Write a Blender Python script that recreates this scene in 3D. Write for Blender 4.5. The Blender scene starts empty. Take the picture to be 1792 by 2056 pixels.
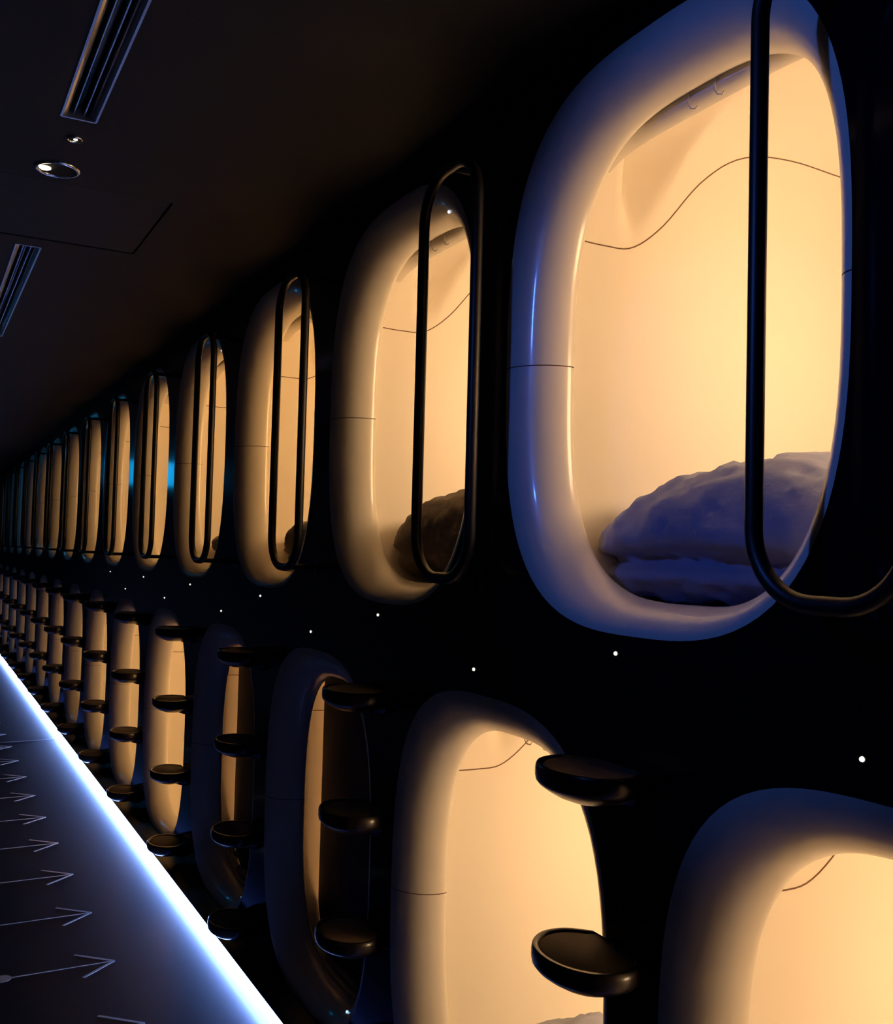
import bpy, bmesh, math, random
from mathutils import Vector, Matrix, noise

C = bpy.context.scene.collection
SC = bpy.context.scene
PI = math.pi
EYE = 1.68          # lens height above the floor
WALL = 1.2965       # distance from lens to the capsule wall
PITCH = 1.2         # capsule spacing along the corridor
CEIL = EYE + 1.19

# ------------------------------------------------------------------ camera
cam_d = bpy.data.cameras.new('camera'); cam = bpy.data.objects.new('camera', cam_d); C.objects.link(cam)
ya, pi_, ro = math.radians(28.07), math.radians(2.3555), math.radians(1.4741)
fw = Vector((math.cos(ya)*math.cos(pi_), math.sin(ya)*math.cos(pi_), math.sin(pi_)))
# world axes: X down the corridor, Y towards the viewer's left; the capsule wall is at Y = -WALL
fw = Vector((fw.x, -fw.y, fw.z))
r0 = Vector((-math.sin(ya), -math.cos(ya), 0))
u0 = r0.cross(fw)
r = r0*math.cos(ro) + u0*math.sin(ro)
u = u0*math.cos(ro) - r0*math.sin(ro)
cam.matrix_world = Matrix(((r.x, u.x, -fw.x, 0), (r.y, u.y, -fw.y, 0), (r.z, u.z, -fw.z, EYE), (0, 0, 0, 1)))
cam_d.sensor_fit = 'HORIZONTAL'; cam_d.sensor_width = 36; cam_d.lens = 2005.47/1792*36
cam_d.clip_start = 0.02; cam_d.clip_end = 100
SC.camera = cam

# ------------------------------------------------------------------ world, exposure, lights
w = bpy.data.worlds.new('world'); SC.world = w; w.use_nodes = True
w.node_tree.nodes['Background'].inputs[0].default_value = (0.2, 0.25, 0.5, 1)
w.node_tree.nodes['Background'].inputs[1].default_value = 0.002
SC.view_settings.view_transform = 'Standard'; SC.view_settings.look = 'None'
SC.view_settings.exposure = 0.0; SC.view_settings.gamma = 1.0; SC.view_settings.use_curve_mapping = False
SC.cycles.max_bounces = 8; SC.cycles.diffuse_bounces = 5; SC.cycles.glossy_bounces = 4
SC.cycles.sample_clamp_indirect = 6

LAMP_E = 25.0      # emission of each capsule's lamp panel
STRIP_E = 42.0     # floor light strip
def spot(name, loc, target, power, col, ang, blend, rad):
    d = bpy.data.lights.new(name, 'SPOT'); d.energy = power; d.color = col; d.spot_size = math.radians(ang)
    d.spot_blend = blend; d.shadow_soft_size = rad
    o = bpy.data.objects.new(name, d); C.objects.link(o); o.location = loc
    o.rotation_euler = (Vector(target)-Vector(loc)).to_track_quat('-Z', 'Y').to_euler(); return o
spot('blue_spotlight', (1.35, 0.55, EYE+0.95), (1.42, -WALL, EYE+0.42), 27, (0.07, 0.20, 1.0), 50, 0.55, 0.04)

# ------------------------------------------------------------------ materials
def mat(name, col, rough=0.5, metal=0, coat=0, emit=None, estr=0, bump=0, bscale=200, var=0, vscale=6, spec=None, stretch=None):
    m = bpy.data.materials.new(name); m.use_nodes = True; nt = m.node_tree; b = nt.nodes['Principled BSDF']
    b.inputs['Base Color'].default_value = (*col, 1); b.inputs['Roughness'].default_value = rough
    b.inputs['Metallic'].default_value = metal; b.inputs['Coat Weight'].default_value = coat
    b.inputs['Coat Roughness'].default_value = 0.08
    if spec is not None: b.inputs['Specular IOR Level'].default_value = spec
    if emit:
        b.inputs['Emission Color'].default_value = (*emit, 1); b.inputs['Emission Strength'].default_value = estr
    if bump or var:
        tc = nt.nodes.new('ShaderNodeTexCoord'); n = nt.nodes.new('ShaderNodeTexNoise'); src = tc.outputs['Object']
        if stretch:
            mp = nt.nodes.new('ShaderNodeMapping'); mp.inputs['Scale'].default_value = stretch
            nt.links.new(src, mp.inputs[0]); src = mp.outputs[0]
        nt.links.new(src, n.inputs['Vector']); n.inputs['Scale'].default_value = bscale if bump else vscale
        n.inputs['Detail'].default_value = 4
        if bump:
            bp = nt.nodes.new('ShaderNodeBump'); bp.inputs['Strength'].default_value = bump; bp.inputs['Distance'].default_value = 0.002
            nt.links.new(n.outputs[0], bp.inputs['Height']); nt.links.new(bp.outputs[0], b.inputs['Normal'])
        if var:
            n2 = nt.nodes.new('ShaderNodeTexNoise'); n2.inputs['Scale'].default_value = vscale
            nt.links.new(src, n2.inputs['Vector'])
            rp = nt.nodes.new('ShaderNodeMapRange'); rp.inputs[3].default_value = max(0, rough-var); rp.inputs[4].default_value = rough+var
            nt.links.new(n2.outputs[0], rp.inputs[0]); nt.links.new(rp.outputs[0], b.inputs['Roughness'])
    return m
M = dict(
    wall=mat('black_wall_lacquer', (0.0035, 0.0035, 0.0065), 0.11, var=0.015, vscale=5, spec=0.4),
    matt=mat('matt_black_wall_paint', (0.004, 0.004, 0.006), 0.9, spec=0.1),
    ceil=mat('dark_ceiling_paint', (0.0042, 0.0050, 0.0085), 0.75, bump=0.15, bscale=120),
    ceil2=mat('dark_hatch_paint', (0.0034, 0.0040, 0.0070), 0.7),
    gap=mat('joint_black', (0.002, 0.002, 0.003), 0.9),
    floor=mat('polished_black_floor', (0.016, 0.020, 0.045), 0.32, var=0.05, vscale=14, spec=0.24, stretch=(1, 8, 1)),
    shell=mat('cream_moulded_plastic', (0.86, 0.80, 0.70), 0.30, coat=0.35, bump=0.04, bscale=500),
    inner=mat('cream_matt_plastic', (0.86, 0.80, 0.70), 0.62, bump=0.04, bscale=500, spec=0.3),
    lampdim=mat('dimmed_lamp_panel', (0.9, 0.8, 0.6), 0.5, emit=(1.0, 0.52, 0.2), estr=LAMP_E*0.8),
    seam=mat('brown_seam_line', (0.16, 0.08, 0.035), 0.7),
    lamp=mat('warm_lamp_panel', (0.9, 0.8, 0.6), 0.5, emit=(1.0, 0.64, 0.33), estr=LAMP_E),
    black=mat('black_satin_metal', (0.006, 0.0045, 0.0055), 0.42),
    plastic=mat('black_step_plastic', (0.012, 0.009, 0.008), 0.32, coat=0.2),
    pad=mat('brown_grey_step_pad', (0.16, 0.115, 0.075), 0.75, bump=0.3, bscale=300),
    strip=mat('blue_white_light_strip', (0.8, 0.9, 1), 0.5, emit=(0.25, 0.42, 1.0), estr=STRIP_E),
    alu=mat('aluminium_profile', (0.35, 0.37, 0.42), 0.35, metal=1),
    plinth=mat('black_plinth', (0.01, 0.01, 0.016), 0.4),
    duvet=mat('blue_cast_duvet_cotton', (0.34, 0.37, 0.50), 0.9, bump=0.9, bscale=45),  # white cotton; the blue light on it is put into the base colour
    grey=mat('shaded_duvet_cotton', (0.26, 0.21, 0.18), 0.95, bump=0.5, bscale=90),  # same cotton as the other duvets, with its shade put into the colour
    mattress=mat('grey_mattress_fabric', (0.34, 0.32, 0.36), 0.95, bump=0.4, bscale=300),
    blind=mat('dark_navy_blind', (0.018, 0.018, 0.034), 0.65, bump=0.15, bscale=400),
    arrow=mat('pale_grey_floor_paint', (0.80, 0.80, 0.84), 0.6),
    chrome=mat('mirror_reflector', (0.75, 0.78, 0.85), 0.20, metal=1, bump=0.6, bscale=6),
    dullmetal=mat('grey_louvre_metal', (0.28, 0.30, 0.36), 0.3, metal=1),
    dot=mat('pilot_light_lens', (1, 0.95, 0.8), 0.4, emit=(1.0, 0.93, 0.68), estr=2.2),
    dotb=mat('blue_lip_glint', (0.6, 0.8, 1), 0.4, emit=(0.30, 0.60, 1.0), estr=2.5),
    dotw=mat('white_lip_glint', (0.8, 0.8, 1), 0.4, emit=(0.75, 0.80, 1.0), estr=2.0),  # these two lip dots glow to imitate reflections, not lamps
    bulb=mat('dim_warm_bulb', (1, 0.9, 0.7), 0.4, emit=(1.0, 0.84, 0.55), estr=5.0),
    cyan=mat('cyan_sign_face', (0.1, 0.8, 1), 0.4, emit=(0.01, 0.42, 0.95), estr=4.0),
)

# ------------------------------------------------------------------ helpers
def link_mesh(name, me, m, parent=None, loc=(0, 0, 0)):
    if m is not None and not me.materials: me.materials.append(m)
    o = bpy.data.objects.new(name, me); C.objects.link(o); o.location = loc
    if parent is not None: o.parent = parent
    return o
def bm_mesh(name, bm, smooth=True, recalc=True, angle=None):
    if recalc: bmesh.ops.recalc_face_normals(bm, faces=bm.faces)
    me = bpy.data.meshes.new(name); bm.to_mesh(me); bm.free()
    for p in me.polygons: p.use_smooth = smooth
    if smooth and angle:
        me.set_sharp_from_angle(angle=math.radians(angle))
    return me
def tag(o, label=None, cat=None, group=None, kind=None):
    if label: o['label'] = label
    if cat: o['category'] = cat
    if group: o['group'] = group
    if kind: o['kind'] = kind
    return o
def empty(name, loc=(0, 0, 0)):
    o = bpy.data.objects.new(name, None); C.objects.link(o); o.location = loc; o.empty_display_size = 0.05; return o
def copy_tree(o, parent=None):
    c = o.copy(); C.objects.link(c); c.parent = parent
    for ch in o.children: copy_tree(ch, c)
    return c
def box(bm, x0, x1, y0, y1, z0, z1):
    v = [bm.verts.new((x, y, z)) for x in (x0, x1) for y in (y0, y1) for z in (z0, z1)]
    for f in ((0, 1, 3, 2), (4, 6, 7, 5), (0, 4, 5, 1), (2, 3, 7, 6), (0, 2, 6, 4), (1, 5, 7, 3)):
        bm.faces.new([v[i] for i in f])
def box_mesh(name, *a, bevel=0):
    bm = bmesh.new(); box(bm, *a)
    if bevel: bmesh.ops.bevel(bm, geom=bm.edges[:], offset=bevel, segments=2, affect='EDGES')
    return bm_mesh(name, bm, smooth=False)
def loft(bm, rings, closed=True, cap0=False, cap1=False):
    R = [[bm.verts.new(p) for p in ring] for ring in rings]
    for a, b in zip(R, R[1:]):
        n = len(a)
        for i in range(n if closed else n-1):
            j = (i+1) % n
            bm.faces.new((a[i], a[j], b[j], b[i]))
    if cap0: bm.faces.new(R[0])
    if cap1: bm.faces.new(R[-1])
    return R
def tube(bm, pts, rad, n=12, closed=False):
    """round tube along pts"""
    P = [Vector(p) for p in pts]; rings = []; N = len(P); up = None
    for i in range(N):
        a = P[(i-1) % N] if (closed or i > 0) else P[i]
        b = P[(i+1) % N] if (closed or i < N-1) else P[i]
        t = (b-a).normalized()
        if up is None:
            up = Vector((0, 1, 0)) if abs(t.y) < 0.9 else Vector((1, 0, 0))
        s = t.cross(up).normalized(); up = s.cross(t).normalized()
        rings.append([P[i] + (s*math.cos(2*PI*k/n) + up*math.sin(2*PI*k/n))*rad for k in range(n)])
    if closed:
        rings.append(rings[0])
        loft(bm, rings)
        bmesh.ops.remove_doubles(bm, verts=bm.verts[:], dist=1e-6)
    else: loft(bm, rings, cap0=True, cap1=True)
ORD = ['nearest', 'second', 'third', 'fourth', 'fifth', 'sixth', 'seventh', 'eighth', 'ninth', 'tenth', 'eleventh',
       'twelfth', 'thirteenth', 'fourteenth', 'fifteenth', 'sixteenth', 'seventeenth']

# ------------------------------------------------------------------ opening and lip geometry (local: x along wall, y = -depth, z from the opening's centre)
A0, B0, NE = 0.522, 0.630, 2.95
LIP = 0.115         # lip depth and its reach on the far jamb
LIPM, XS = 0.090, 0.025   # mean reach inward, sideways shift of the inner edge
UZ = EYE + 0.470       # centre height, upper row
LZ = EYE - 0.990       # centre height, lower row
UX, LX = 1.608, 0.998    # first capsule centres
def sup(th, a, b, n=NE):
    c, s = math.cos(th), math.sin(th)
    return (a*math.copysign(abs(c)**(2/n), c), b*math.copysign(abs(s)**(2/n), s))
def thetas(n=112):
    # arc-length-even parameters of the outer curve
    K = 2000; pts = [sup(2*PI*i/K, A0, B0) for i in range(K+1)]; L = [0]
    for a, b in zip(pts, pts[1:]): L.append(L[-1]+math.dist(a, b))
    out = []; j = 0
    for i in range(n):
        t = L[-1]*i/n
        while L[j+1] < t: j += 1
        out.append(2*PI*(j+(t-L[j])/(L[j+1]-L[j]))/K)
    return out
TH = thetas()
def lip_pt(th, phi, off=0.0):
    """point on the convex lip; phi 0 = flush with the wall, 90 = innermost"""
    t = math.sin(phi); d = 1-math.cos(phi)
    a = A0-LIPM*t; b = B0-0.086*t; zc = -0.020*t
    x, z = sup(th, a+off, b+off)
    return Vector((x-XS*t, -(LIP*d+off*0.3), zc+z))
def roll_pt(th, g, y):
    x, z = sup(th, A0-LIPM+g, B0-0.086+g)
    return Vector((x-XS, -y, z-0.020))
IA, IB, IZ, IN = 0.462, 0.70, 0.093, 4.2     # interior cross-section: half width, half height, centre above opening centre
def inner_pt(th, depth):
    k = 1.0
    x, z = sup(th, IA, IB, IN); z += IZ
    # wedge-shaped recess in both side walls, apex down
    h = z-0.375
    if h > 0 and abs(x) > 0.2:
        yl = 0.315; yr = yl+0.04+0.54*h
        dm = 0.132*min(1, h/0.24)
        if yl-0.02 < depth < yr:
            if depth > yl+0.02: f = ((yr-depth)/(yr-yl-0.02))**0.8
            else: f = (depth-yl+0.02)/0.04
            x += math.copysign(dm*max(0, min(1, f)), x)
    return Vector((x, -depth, z))

def make_capsule():
    root = empty('sleeping_capsule')
    # lip, split into an upper and a lower moulding with an open joint
    def lip_bm(off=0.0, seg=15):
        bm = bmesh.new(); rings = []
        for i in range(seg+1):
            rings.append([lip_pt(t, i/seg*PI/2, off) for t in TH])
        if off == 0:
            for ph in (30, 60, 90):   # roll the edge back
                p = math.radians(ph); g = 0.018
                k = g*(1-math.cos(p)); dd = g*math.sin(p)
                rings.append([roll_pt(t, k, LIP+dd) for t in TH])
        loft(bm, rings); return bm
    ZS = -0.004
    for nm, flip in (('upper_rim', False), ('lower_rim', True)):
        bm = lip_bm()
        z = ZS+0.0012 if not flip else ZS-0.0012
        bmesh.ops.bisect_plane(bm, geom=bm.verts[:]+bm.edges[:]+bm.faces[:], plane_co=(0, 0, z), plane_no=(0, 0, -1 if not flip else 1), clear_outer=True)
        link_mesh(nm, bm_mesh(nm, bm), M['shell'], root)
    for sx in (1, -1):
        bm = lip_bm(0.004, 8)
        for co, no in (((0, 0, ZS+0.01), (0, 0, 1)), ((0, 0, ZS-0.01), (0, 0, -1)), ((0, 0, 0), (sx, 0, 0))):
            bmesh.ops.bisect_plane(bm, geom=bm.verts[:]+bm.edges[:]+bm.faces[:], plane_co=co, plane_no=no, clear_outer=True)
        link_mesh('rim_joint', bm_mesh('rim_joint', bm), M['seam'], root)
    # inner shell: closing flange behind the lip, side walls, back wall
    bm = bmesh.new(); rings = []
    g = 0.018
    rings.append([roll_pt(t, g, LIP+g) for t in TH])
    deps = [0.135]+[0.16+0.014*i for i in range(32)]+[0.66, 0.8, 1.0, 1.2, 1.4, 1.6, 1.8, 1.95]
    for d in deps: rings.append([inner_pt(t, d) for t in TH])
    for k, d in ((0.97, 2.0), (0.9, 2.03)):
        rings.append([Vector((inner_pt(t, 3).x*k, -d, IZ+(inner_pt(t, 3).z-IZ)*k)) for t in TH])
    loft(bm, rings, cap1=True)
    link_mesh('inner_shell', bm_mesh('inner_shell', bm, angle=50), M['inner'], root)
    # joint line between ceiling moulding and side moulding
    cps = SEAM
    for s in (1, -1):
        bm = bmesh.new(); pts = []
        for i in range(49):
            f = i/48*(len(cps)-1); k = min(int(f), len(cps)-2); t = f-k
            p0 = cps[max(0, k-1)]; p1 = cps[k]; p2 = cps[k+1]; p3 = cps[min(len(cps)-1, k+2)]
            def cr(a, b, c, d): return 0.5*((2*b)+(-a+c)*t+(2*a-5*b+4*c-d)*t*t+(-a+3*b-3*c+d)*t**3)
            dep = cr(p0[0], p1[0], p2[0], p3[0]); z = cr(p0[1], p1[1], p2[1], p3[1])
            q = abs((z-IZ)/IB)**IN; x = IA*(1-q)**(1/IN)
            pts.append((s*(x-0.0002), -dep, z))
        tube(bm, pts, 0.0018, 6)
        link_mesh('shell_seam', bm_mesh('shell_seam', bm), M['seam'], root)
    # blind cassette across the top, just behind the lip, with two little hooks
    bm = bmesh.new(); n = 24; rings = []
    prof = [(0.140, 0.0), (0.140, -0.022), (0.150, -0.030), (0.185, -0.030), (0.195, -0.020), (0.195, 0.07), (0.140, 0.07)]
    for i in range(n+1):
        x = -0.36+0.72*i/n; sag = 0.030*abs(x/0.36)**5
        rings.append([Vector((x, -d, 0.540+dz-sag)) for d, dz in prof])
    loft(bm, rings, cap0=True, cap1=True)
    cas = link_mesh('blind_cassette', bm_mesh('blind_cassette', bm, angle=40), M['shell'], root)
    for x in (0.02, -0.06):
        bm = bmesh.new()
        tube(bm, [(x, -0.137, 0.545), (x, -0.135, 0.508), (x-0.003, -0.14, 0.498), (x-0.010, -0.146, 0.496), (x-0.014, -0.148, 0.502)], 0.0018, 6)
        link_mesh('hook', bm_mesh('hook', bm), M['shell'], cas)
    # unseen lamp panel on the near side wall, placed to light the lip
    link_mesh('lamp_panel', box_mesh('lamp_panel', -IA+0.004, -IA+0.024, -1.05, -0.60, -0.02, 0.22, bevel=0.004), M['lamp'], root)
    # mattress
    bm = bmesh.new(); rings = []
    for k, z in ((0.94, -0.60), (1.0, -0.59), (1.0, -0.585), (0.96, -0.574)):
        rings.append([Vector((0.405*k*math.copysign(abs(math.cos(t))**0.25, math.cos(t)), -1.055+0.88*k*math.copysign(abs(math.sin(t))**0.25, math.sin(t)), z)) for t in [2*PI*i/64 for i in range(64)]])
    loft(bm, rings, cap0=True, cap1=True)
    link_mesh('mattress', bm_mesh('mattress', bm, angle=60), M['mattress'], root)
    return root
SEAM = [(0.145, 0.338), (0.25, 0.335), (0.34, 0.345), (0.44, 0.42), (0.56, 0.56), (0.68, 0.640), (0.85, 0.665), (1.1, 0.66), (1.5, 0.66), (1.95, 0.66)]

def glint_ball(name, m, rad=0.0045):
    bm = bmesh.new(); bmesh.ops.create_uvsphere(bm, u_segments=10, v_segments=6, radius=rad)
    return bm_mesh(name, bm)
pw, pb = glint_ball('lip_glint', 'dotw'), glint_ball('lip_glint', 'dotb')

# ------------------------------------------------------------------ the setting
X0, X1 = -2.2, 24.0
LEFT = 0.75
def struct(name, me, m, label=None):
    o = link_mesh(name, me, m); o['kind'] = 'structure'
    if label: o['label'] = label
    return o
struct('floor', box_mesh('floor', X0, X1, -WALL-0.01, LEFT, -0.08, 0), M['floor'])
# ceiling with the openings for the troffers, downlights and the hatch left out
TY = -0.362; TW = 0.046
HX0, HX1, HY0, HY1 = 3.49, 4.18, -0.745, -0.10
CX = sorted([X0, 0.93, 2.93, 3.36-0.07, 3.36+0.07, HX0-0.006, HX1+0.006, 4.30, 6.30, X1])
CY = sorted([-WALL, HY0-0.006, TY-TW, TY+TW, HY1+0.006, LEFT])
bm = bmesh.new()
def hole(x, y):
    if TY-TW < y < TY+TW and (0.93 < x < 2.93 or 4.30 < x < 6.30): return True
    return HX0-0.006 < x < HX1+0.006 and HY0-0.006 < y < HY1+0.006
vs = {}
def cv(x, y):
    k = (round(x, 5), round(y, 5))
    if k not in vs: vs[k] = bm.verts.new((x, y, CEIL))
    return vs[k]
DLC = (3.36, TY+0.004); DLR = 0.06
for a, b in zip(CX, CX[1:]):
    for c, d in zip(CY, CY[1:]):
        mx, my = (a+b)/2, (c+d)/2
        if hole(mx, my): continue
        if a < DLC[0] < b and c < DLC[1] < d: continue
        bm.faces.new((cv(a, c), cv(a, d), cv(b, d), cv(b, c)))
bm2 = bm
# annulus round the downlight inside its own cell (cell is narrower than the can: use a square collar)
a, b = 3.29, 3.43
cell = [(a, TY-TW), (a, TY+TW), (b, TY+TW), (b, TY-TW)]
bm.faces.new([cv(x, y) for x, y in cell])
me = bm_mesh('ceiling', bm, smooth=False)
ceil = struct('ceiling', me, M['ceil'])
bm = bmesh.new(); box(bm, X0, X1, -WALL, LEFT, CEIL+0.09, CEIL+0.12); struct('trim_1', bm_mesh('ceiling_void_deck', bm, smooth=False), M['gap'])
# capsule wall: one face sheet with a rounded opening for every capsule, plus depth behind it
NU = 17
bm = bmesh.new()
def cell_face(xc, zc, xl, xr, zb, zt):
    ring = [bm.verts.new((xc+p.x, -WALL, zc+p.z)) for p in (lip_pt(t, 0) for t in TH)]
    outer = []
    for t in TH:
        p = lip_pt(t, 0); dx, dz = p.x, p.z
        k = []
        if dx > 1e-9: k.append((xr-xc)/dx)
        if dx < -1e-9: k.append((xl-xc)/dx)
        if dz > 1e-9: k.append((zt-zc)/dz)
        if dz < -1e-9: k.append((zb-zc)/dz)
        k = min(k); outer.append(bm.verts.new((xc+dx*k, -WALL, zc+dz*k)))
    n = len(TH)
    for i in range(n):
        j = (i+1) % n
        bm.faces.new((ring[i], ring[j], outer[j], outer[i]))
    for cx_, cz_ in ((xr, zt), (xl, zt), (xl, zb), (xr, zb)):
        best = min(range(n), key=lambda i: (outer[i].co.x+outer[(i+1) % n].co.x-2*cx_)**2+(outer[i].co.z+outer[(i+1) % n].co.z-2*cz_)**2)
        a_, b_ = outer[best], outer[(best+1) % n]
        if (a_.co-b_.co).length > 1e-6 and abs(a_.co.x-b_.co.x) > 1e-6 and abs(a_.co.z-b_.co.z) > 1e-6:
            c_ = bm.verts.new((cx_, -WALL, cz_)); bm.faces.new((a_, b_, c_))
MIDZ = EYE-0.25
def quad(x0, x1, z0, z1): bm.faces.new([bm.verts.new(p) for p in ((x0, -WALL, z0), (x1, -WALL, z0), (x1, -WALL, z1), (x0, -WALL, z1))])
K0 = -1
for k in range(K0, NU): cell_face(UX+PITCH*k, UZ, UX+PITCH*(k-.5), UX+PITCH*(k+.5), MIDZ, CEIL)
for k in range(K0, NU): cell_face(LX+PITCH*k, LZ, LX+PITCH*(k-.5), LX+PITCH*(k+.5), 0, MIDZ)
quad(X0, UX+PITCH*(K0-.5), MIDZ, CEIL); quad(UX+PITCH*(NU-.5), X1, MIDZ, CEIL)
quad(X0, LX+PITCH*(K0-.5), 0, MIDZ); quad(LX+PITCH*(NU-.5), X1, 0, MIDZ)
bmesh.ops.remove_doubles(bm, verts=bm.verts[:], dist=1e-5)
wr = struct('wall_right', bm_mesh('wall_right', bm, smooth=False), M['wall'])
struct('wall_left', box_mesh('wall_left', X0, X1, LEFT, LEFT+0.08, 0, CEIL+0.12), M['matt'])
struct('wall_back', box_mesh('wall_back', X0-0.08, X0, -3.6, LEFT+0.08, -0.08, CEIL+0.12), M['wall'])
struct('wall_far', box_mesh('wall_far', X1, X1+0.08, -3.6, LEFT+0.08, -0.08, CEIL+0.12), M['wall'])
struct('wall_behind_capsules', box_mesh('wall_behind_capsules', X0-0.08, X1+0.08, -3.68, -3.6, -0.08, CEIL+0.62), M['wall'])
struct('baseboard_right', box_mesh('baseboard_right', X0, X1, -WALL, -1.207, 0, 0.058, bevel=0.003), M['plinth'])
# cross joint in the floor
struct('trim_2', box_mesh('floor_joint', 9.17, 9.19, -1.15, LEFT, 0.0, 0.0012), M['alu'])
# hatch in the ceiling
hat = empty('ceiling_hatch', ((HX0+HX1)/2, (HY0+HY1)/2, CEIL))
tag(hat, 'dark square access hatch flush in the ceiling beside the downlight', 'hatch')
hx, hy = (HX1-HX0)/2, (HY1-HY0)/2
link_mesh('hatch_panel', box_mesh('hatch_panel', -hx, hx, -hy, hy, 0.002, 0.014, bevel=0.002), M['ceil2'], hat)
bm = bmesh.new()
for q in ((-hx-.006, -hx, -hy, hy), (hx, hx+.006, -hy, hy), (-hx-.006, hx+.006, -hy-.006, -hy), (-hx-.006, hx+.006, hy, hy+.006)):
    box(bm, *q, 0.010, 0.03)
link_mesh('hatch_frame', bm_mesh('hatch_frame', bm, smooth=False), M['gap'], hat)

# ------------------------------------------------------------------ capsules
proto = make_capsule()
def set_label(o, row, k):
    if row == 'u':
        names = ['large cream upper capsule opening washed by blue light, nearest on the right', 'warm lit upper capsule, second from the right, brown shaded duvet inside',
                 'warm lit upper capsule, third from the right, small shaded duvet corner']
        lab = names[k] if k < 3 else 'upper row rounded capsule glowing amber, %s from the right' % ORD[k]
        tag(o, lab, 'sleeping capsule', 'upper row of sleeping capsules')
    else:
        names = ['lower row cream capsule cut off by the bottom right corner', 'warm lit lower capsule, second from the right, beside the step ladder',
                 'dark lower capsule with blind down, nearer of the two closed ones', 'dark lower capsule with blind down, farther of the two closed ones']
        lab = names[k] if k < 4 else 'lower row rounded capsule glowing amber behind steps, %s from the right' % ORD[k]
        tag(o, lab, 'sleeping capsule', 'lower row of sleeping capsules')
caps = {}
for k in range(NU):
    for row in 'ul':
        o = proto if (k == 0 and row == 'u') else copy_tree(proto)
        x, z = (UX, UZ) if row == 'u' else (LX, LZ)
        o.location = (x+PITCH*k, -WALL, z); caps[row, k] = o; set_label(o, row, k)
for (row, k), o in caps.items():  # glowing beads added on the lips in place of reflected glints
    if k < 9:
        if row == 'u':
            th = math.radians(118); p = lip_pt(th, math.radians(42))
            link_mesh('lip_glint', pw, M['dotw'], o, (p.x, p.y+0.002, p.z))
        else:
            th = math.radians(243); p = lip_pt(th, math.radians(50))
            link_mesh('lip_glint', pb, M['dotb'], o, (p.x, p.y+0.002, p.z))
# guests set their lamps differently; the farther ones are turned down
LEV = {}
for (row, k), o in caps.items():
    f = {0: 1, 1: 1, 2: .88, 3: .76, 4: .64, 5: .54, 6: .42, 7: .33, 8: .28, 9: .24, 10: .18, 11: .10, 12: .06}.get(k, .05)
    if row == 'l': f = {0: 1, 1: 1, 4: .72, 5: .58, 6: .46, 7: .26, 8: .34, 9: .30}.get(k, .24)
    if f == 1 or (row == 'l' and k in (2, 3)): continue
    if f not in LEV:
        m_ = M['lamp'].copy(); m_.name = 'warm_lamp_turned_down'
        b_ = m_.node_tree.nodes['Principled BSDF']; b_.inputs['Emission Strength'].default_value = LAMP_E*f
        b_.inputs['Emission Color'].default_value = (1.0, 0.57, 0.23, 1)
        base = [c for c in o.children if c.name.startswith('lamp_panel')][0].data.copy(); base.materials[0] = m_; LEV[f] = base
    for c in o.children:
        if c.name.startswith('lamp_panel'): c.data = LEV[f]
# roller blinds pulled down in two lower capsules
def blind_mesh():
    # fills the opening just inside the lip but stops short of the far jamb
    out = []
    for t in TH:
        p = inner_pt(t, 0.20); out.append((max(-IA+0.002, min(p.x-0.002, 0.424)), p.z*0.995))
    bm = bmesh.new()
    loft(bm, [[Vector((x, y, z)) for x, z in out] for y in (-0.203, -0.207)], cap0=True, cap1=True)
    bmesh.ops.remove_doubles(bm, verts=bm.verts[:], dist=1e-5)
    return bm_mesh('roller_blind', bm, smooth=False)
bme = blind_mesh()
bb = bmesh.new(); tube(bb, [(-0.42, -0.197, -0.540), (0.40, -0.197, -0.540)], 0.009, 10); bbm = bm_mesh('bottom_bar', bb)
for k in (2, 3):
    bl = link_mesh('roller_blind', bme, M['blind'], caps['l', k])
    link_mesh('bottom_bar', bbm, M['black'], bl)
    for ch in caps['l', k].children:      # guests asleep: their lamps are dimmed
        if ch.name.startswith('lamp_panel'):
            ch.data = ch.data.copy(); ch.data.materials[0] = M['lampdim']; ch.location.y -= 0.60

# ------------------------------------------------------------------ grab loops between the upper capsules
def make_loop():
    root = empty('grab_rail')
    hw, z0, z1, rr = 0.1435, -0.063+EYE, 0.985+EYE, 0.115
    yo = -1.172
    pts = []
    for cx_, cz_, a0 in ((hw-rr, z1-rr, 0), (-hw+rr, z1-rr, 90), (-hw+rr, z0+rr, 180), (hw-rr, z0+rr, 270)):
        for i in range(11):
            a_ = math.radians(a0+9*i); pts.append((cx_+rr*math.cos(a_), yo, cz_+rr*math.sin(a_)))
    # straight runs get a few points so the tube stays even
    bm = bmesh.new(); tube(bm, pts, 0.0145, 16, closed=True)
    link_mesh('rail_tube', bm_mesh('rail_tube', bm), M['black'], root)
    for z in (z0, z1):
        bm = bmesh.new(); tube(bm, [(0, yo, z), (0, -WALL, z)], 0.010, 12)
        b_ = link_mesh('bracket', bm_mesh('bracket', bm), M['black'], root)
        bm = bmesh.new(); tube(bm, [(0, -WALL+0.006, z), (0, -WALL, z)], 0.024, 20)
        link_mesh('mounting_plate', bm_mesh('mounting_plate', bm, angle=40), M['black'], b_)
    return root
lp = make_loop()
for k in range(NU):
    o = lp if k == 0 else copy_tree(lp)
    o.location = (1.021+PITCH*k, 0, 0)
    if k == 0: lab = 'tall black tubular grab rail crossing the big blue-edged upper capsule'
    else: lab = 'black tubular loop grab rail in front of upper capsules, %s from the right' % ORD[k]
    tag(o, lab, 'grab rail', 'black loop grab rails along the upper row')

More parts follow.
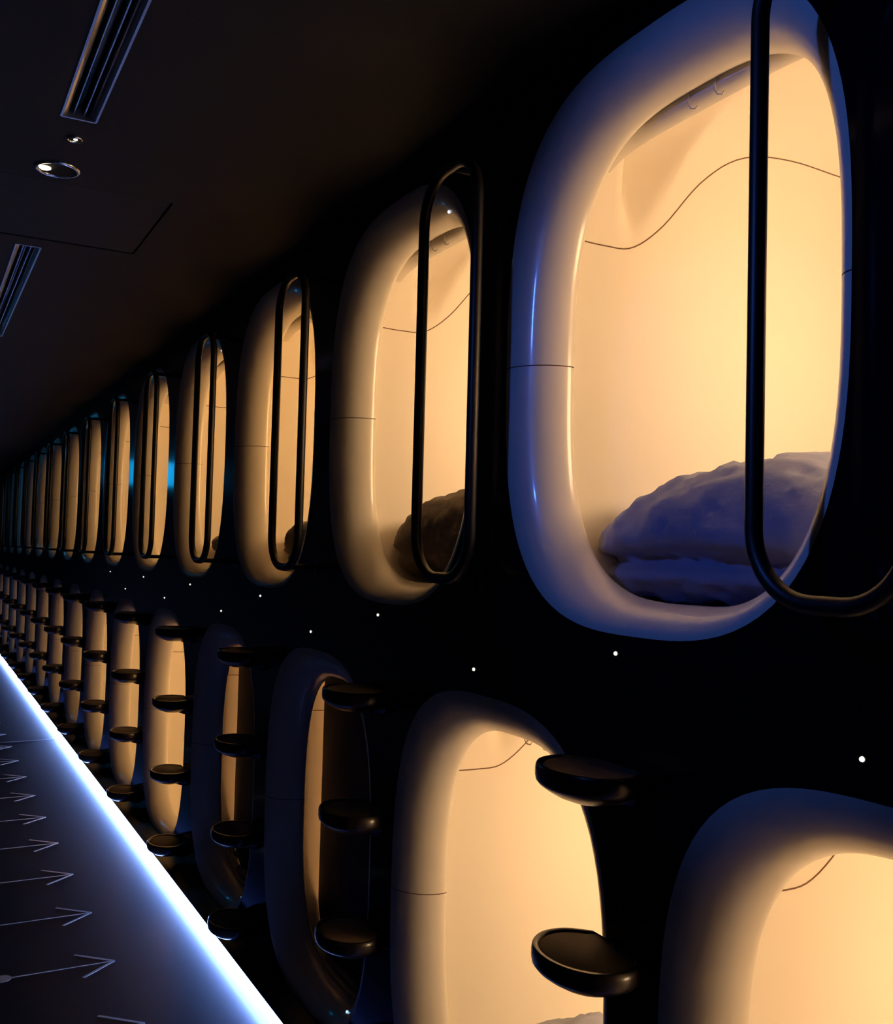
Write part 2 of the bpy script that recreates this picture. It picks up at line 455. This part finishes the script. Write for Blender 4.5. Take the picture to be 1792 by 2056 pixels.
# ------------------------------------------------------------------ steps of the ladders
def make_step():
    root = empty('ladder_step')
    a, b, yc = 0.128, 0.098, 0.076
    def ring(k, z):
        out = []
        for i in range(41):
            t = math.radians(-50+280*i/40)
            out.append(Vector((a*k*math.cos(t), max(0.0, yc+b*k*math.sin(t)) if 0 < i < 40 else 0.0, z)))
        return out
    bm = bmesh.new()
    loft(bm, [ring(.86, -.007), ring(.885, -.001), ring(.90, 0), ring(.965, 0), ring(.99, -.004), ring(1, -.012), ring(1, -.026), ring(.985, -.034),
              ring(.93, -.041), ring(.8, -.050), ring(.62, -.060), ring(.40, -.068)], cap0=True, cap1=True)
    link_mesh('tread', bm_mesh('tread', bm, angle=50), M['plastic'], root)
    bm = bmesh.new(); loft(bm, [ring(.85, -.0068), ring(.85, -.0045), ring(.835, -.0035)], cap1=True, cap0=True)
    link_mesh('tread_pad', bm_mesh('tread_pad', bm, angle=50), M['pad'], root)
    bm = bmesh.new()
    rings = []
    for y, hw, z0 in ((0.0, .06, -.085), (0.03, .052, -.078), (0.06, .04, -.066), (0.08, .02, -.05)):
        rings.append([Vector((-hw, y, -.045)), Vector((hw, y, -.045)), Vector((hw*.9, y, z0+.01)), Vector((hw*.7, y, z0)), Vector((-hw*.7, y, z0)), Vector((-hw*.9, y, z0+.01))])
    loft(bm, rings, cap0=True, cap1=True)
    link_mesh('step_bracket', bm_mesh('step_bracket', bm, angle=50), M['plastic'], root)
    return root
st = make_step(); first = True
SN = ['top', 'second', 'third', 'lowest']
for k in range(NU):
    for j in range(4):
        o = st if first else copy_tree(st); first = False
        o.location = (1.650+PITCH*k, -WALL+0.001, EYE-0.421-0.364*j)
        tag(o, 'rounded black foot step, %s on the ladder %s from the right' % (SN[j], ORD[k]), 'step', 'black foot steps of the %s ladder' % ORD[k])

# ------------------------------------------------------------------ bedding
def make_duvet(seed, tip, hgt=0.27, lean=0.0, m='duvet', crease=0.5):
    bm = bmesh.new(); NVv, NUu = 72, 64; rings = []
    off = Vector((seed*7.3, seed*3.1, seed*1.7))
    xa, xb = -0.36, tip
    for i in range(NVv+1):
        v = -1+2*i/NVv
        vv = math.sin(v*PI/2)               # denser near the ends
        x = (xa+xb)/2+(xb-xa)/2*vv
        e = max(0.0, 1-abs(vv)**5.0)**0.5
        top = hgt*(0.80+0.20*math.cos((vv+0.15)*1.5))
        ring = []
        for j in range(NUu):
            t = 2*PI*j/NUu
            c, s = math.cos(t), math.sin(t)
            y = 0.27*math.copysign(abs(c)**0.8, c)*(0.62+0.38*e); z = math.copysign(abs(s)**0.85, s)*0.5+0.5
            # fold crease on the front, running down towards the near end
            zc = 0.34-0.10*(1-vv)*0.5
            if c > 0: y -= 0.085*crease*math.exp(-((z-zc)/0.075)**2)*c
            else: y += 0.05*math.exp(-((z-zc)/0.1)**2)*(-c)
            y += lean*(z-0.5)
            zz = (0.40+(z-0.40)*e)*top if z > 0.40 else (0.40-(0.40-z)*(0.25+0.75*e))*top
            p = Vector((x, y, zz))
            nz = noise.noise(p*7+off)*0.020+noise.noise(Vector((p.x*9, p.y*26+p.z*18, p.z*6))+off)*0.014+abs(noise.noise(Vector((p.x*14-p.z*16, p.y*10, p.z*22+p.x*12))+off))*-0.024+noise.noise(p*30+off)*0.002
            q = Vector((0.12*vv, c, (z-0.5)*1.4)).normalized()
            p += q*nz
            p.z = max(p.z, 0.0)
            ring.append(p)
        rings.append(ring)
    loft(bm, rings, cap0=True, cap1=True)
    return bm_mesh('folded_duvet', bm)
MTOP = -0.574
for row, k, seed, tip, h, lean, m, cr_, lab in (
        ('u', 0, 3, 0.440, 0.345, -0.05, 'duvet', 1.0, 'folded white duvet tinted blue in the nearest upper capsule'),
        ('u', 1, 5, 0.435, 0.335, -0.02, 'grey', 0.3, 'bunched duvet shaded to grey-brown in the second upper capsule from the right'),
        ('u', 2, 8, 0.42, 0.28, 0.0, 'grey', 0.3, 'shaded grey-brown duvet corner in the third upper capsule from the right'),
        ('u', 3, 11, 0.41, 0.25, 0.0, 'grey', 0.3, 'small shaded duvet in the fourth upper capsule from the right'),
        ('l', 1, 14, 0.38, 0.26, 0.0, 'duvet', 0.6, 'rumpled pale duvet at the bottom of the lit lower capsule')):
    o = link_mesh('folded_duvet', make_duvet(seed, tip, h, lean, m, cr_), M[m])
    x, z = (UX, UZ) if row == 'u' else (LX, LZ)
    o.location = (x+PITCH*k, -WALL-0.435, z+MTOP)
    tag(o, lab, 'duvet', 'folded duvets inside the capsules')

# ------------------------------------------------------------------ pilot dots on the wall
bm = bmesh.new(); bmesh.ops.create_cone(bm, cap_ends=True, segments=12, radius1=0.0044, radius2=0.0036, depth=0.003, matrix=Matrix.Rotation(-PI/2, 4, 'X'))
dm = bm_mesh('indicator_light', bm, smooth=False)
for k in range(6):
    o = link_mesh('indicator_light', dm, M['dot'], None, (1.669+PITCH*k, -WALL+0.0015, EYE-0.199))
    tag(o, 'tiny yellow-white indicator dot under the %s upper capsule from the right' % ORD[k], 'indicator light', 'indicator dots below the upper capsules')
for k in range(6):
    o = link_mesh('indicator_light', dm, M['dot'], None, (1.058+PITCH*k, -WALL+0.0015, EYE-0.299))
    tag(o, 'tiny yellow-white indicator dot over the %s lower capsule from the right' % ORD[k], 'indicator light', 'indicator dots above the lower capsules')

# ------------------------------------------------------------------ floor light strip
ls = empty('floor_light_strip', (0, 0, 0)); tag(ls, 'long blinding blue-white light strip on the floor along the capsule wall', 'light strip')
link_mesh('strip_channel', box_mesh('strip_channel', X0, X1, -1.207, -1.188, 0.055, 0.059), M['plinth'], ls)
link_mesh('strip_diffuser', box_mesh('strip_diffuser', X0, X1, -1.207, -1.190, 0.001, 0.055), M['strip'], ls)

# ------------------------------------------------------------------ floor arrows
def arrow_mesh():
    bm = bmesh.new(); z0, z1 = 0.0, 0.001
    def bar(a, b, w):
        a, b = Vector(a), Vector(b); d = (b-a).normalized(); n = Vector((-d.y, d.x))*w/2
        lo = [bm.verts.new((*p, z0)) for p in (a-n, b-n, b+n, a+n)]; hi = [bm.verts.new((*p, z1)) for p in (a-n, b-n, b+n, a+n)]
        bm.faces.new(hi); bm.faces.new(lo[::-1])
        for i in range(4): j = (i+1) % 4; bm.faces.new((lo[i], lo[j], hi[j], hi[i]))
    tip = Vector((0, -0.790))
    bar((0, -0.40), tip, 0.007)
    bar((0.125, -0.655), tip, 0.012); bar((-0.115, -0.655), tip, 0.012)
    return bm_mesh('arrow_line', bm, smooth=False)
am = arrow_mesh()
bm = bmesh.new(); bmesh.ops.create_cone(bm, cap_ends=True, segments=24, radius1=0.034, radius2=0.034, depth=0.001); am2 = bm_mesh('arrow_dot', bm, smooth=False)
for k in range(-1, 15):
    root = empty('floor_arrow', (4.235+0.5915*k, 0, 0.0))
    link_mesh('arrow_line', am, M['arrow'], root); link_mesh('arrow_dot', am2, M['arrow'], root, (0, -0.375, 0.0006))
    lab = 'thin white floor arrow pointing to the light strip, %s' % ('cut off by the bottom edge' if k < 0 else ORD[k+1]+' from the front')
    tag(root, lab, 'floor arrow', 'white arrows painted across the dark floor')

# ------------------------------------------------------------------ ceiling fittings
def troffer(xa, xb, lab):
    root = empty('linear_ceiling_light', ((xa+xb)/2, TY, CEIL)); L = (xb-xa)/2; W_ = TW
    tag(root, lab, 'ceiling light', 'recessed linear ceiling lights')
    def strip(prof, name, m):
        bm = bmesh.new(); loft(bm, [[Vector((x, y, z)) for y, z in prof] for x in (-L, L)], closed=False)
        return link_mesh(name, bm_mesh(name, bm, smooth=True, recalc=False), m, root)
    for s in (-1, 1):
        strip([(s*W_, 0.0), (s*W_*.95, 0.001), (s*W_*.80, 0.0035), (s*W_*.62, 0.0095), (s*W_*.52, 0.034), (s*W_*.42, 0.060)], 'reflector', M['chrome'])
        bm = bmesh.new(); box(bm, -L, L, s*W_-0.003, s*W_+0.003, -0.002, 0.004); link_mesh('trim_rail', bm_mesh('trim_rail', bm, smooth=False), M['dullmetal'], root)
        bm = bmesh.new(); box(bm, -L, L, s*W_*.30-0.0015, s*W_*.30+0.0015, 0.010, 0.060); link_mesh('louvre_blade', bm_mesh('louvre_blade', bm, smooth=False), M['dullmetal'], root)
    bm = bmesh.new(); tube(bm, [(-L+.02, 0, 0.040), (L-.02, 0, 0.040)], 0.008, 12); link_mesh('unlit_tube', bm_mesh('unlit_tube', bm), M['dullmetal'], root)
    for s in (-1, 1):
        bm = bmesh.new(); box(bm, s*L-0.004, s*L+0.004, -W_, W_, -0.002, 0.065); link_mesh('end_plate', bm_mesh('end_plate', bm, smooth=False), M['alu'], root)
    bm = bmesh.new(); box(bm, -L, L, -W_, W_, 0.062, 0.066); link_mesh('housing', bm_mesh('housing', bm, smooth=False), M['plinth'], root)
troffer(0.93, 2.93, 'unlit recessed linear ceiling light with mirror reflectors at the top edge')
troffer(4.30, 6.30, 'unlit recessed linear ceiling light at the left edge beyond the downlight')
def downlight(x, y, R, lab, lit):
    root = empty('downlight', (x, y, CEIL)); tag(root, lab, 'downlight')
    def lathe(prof, name, m, parent=root):
        bm = bmesh.new(); loft(bm, [[Vector((r_*math.cos(2*PI*i/32), r_*math.sin(2*PI*i/32), z)) for i in range(32)] for r_, z in prof])
        return link_mesh(name, bm_mesh(name, bm, smooth=True), m, parent)
    lathe([(R*1.12, -0.0005), (R*1.12, -0.004), (R*1.02, -0.007), (R*.94, -0.006), (R*.92, -0.002)], 'trim_ring', M['chrome'])
    lathe([(R*.92, -0.002), (R*.55, -0.0012), (R*.02, -0.001)], 'reflector', M['gap'])
    bm = bmesh.new(); bmesh.ops.create_uvsphere(bm, u_segments=16, v_segments=8, radius=R*.30)
    for v in bm.verts: v.co.z *= 0.35; v.co.x *= .8
    o = link_mesh('lens', bm_mesh('lens', bm), M['bulb'], root, (0, 0.6*R if lit == 1 else -0.1*R, -0.004))
downlight(3.36, TY+0.004, 0.062, 'round ceiling downlight with thin bright ring, larger of the two', 1)
downlight(3.077, TY-0.010, 0.020, 'tiny ceiling spotlight between the linear light and the larger downlight', 2)
# illuminated cyan sign hanging further down the corridor (seen only as its reflection in the lacquered wall)
sg = empty('hanging_sign', (14.0, 0.32, CEIL-0.14)); tag(sg, 'small glowing cyan sign hung under the corridor ceiling far away', 'sign')
link_mesh('sign_face', box_mesh('sign_face', -0.02, 0.02, -0.30, 0.30, -0.22, 0.10, bevel=0.004), M['cyan'], sg)
link_mesh('sign_hanger', box_mesh('sign_hanger', -0.01, 0.01, -0.05, 0.05, 0.10, 0.14), M['black'], sg)
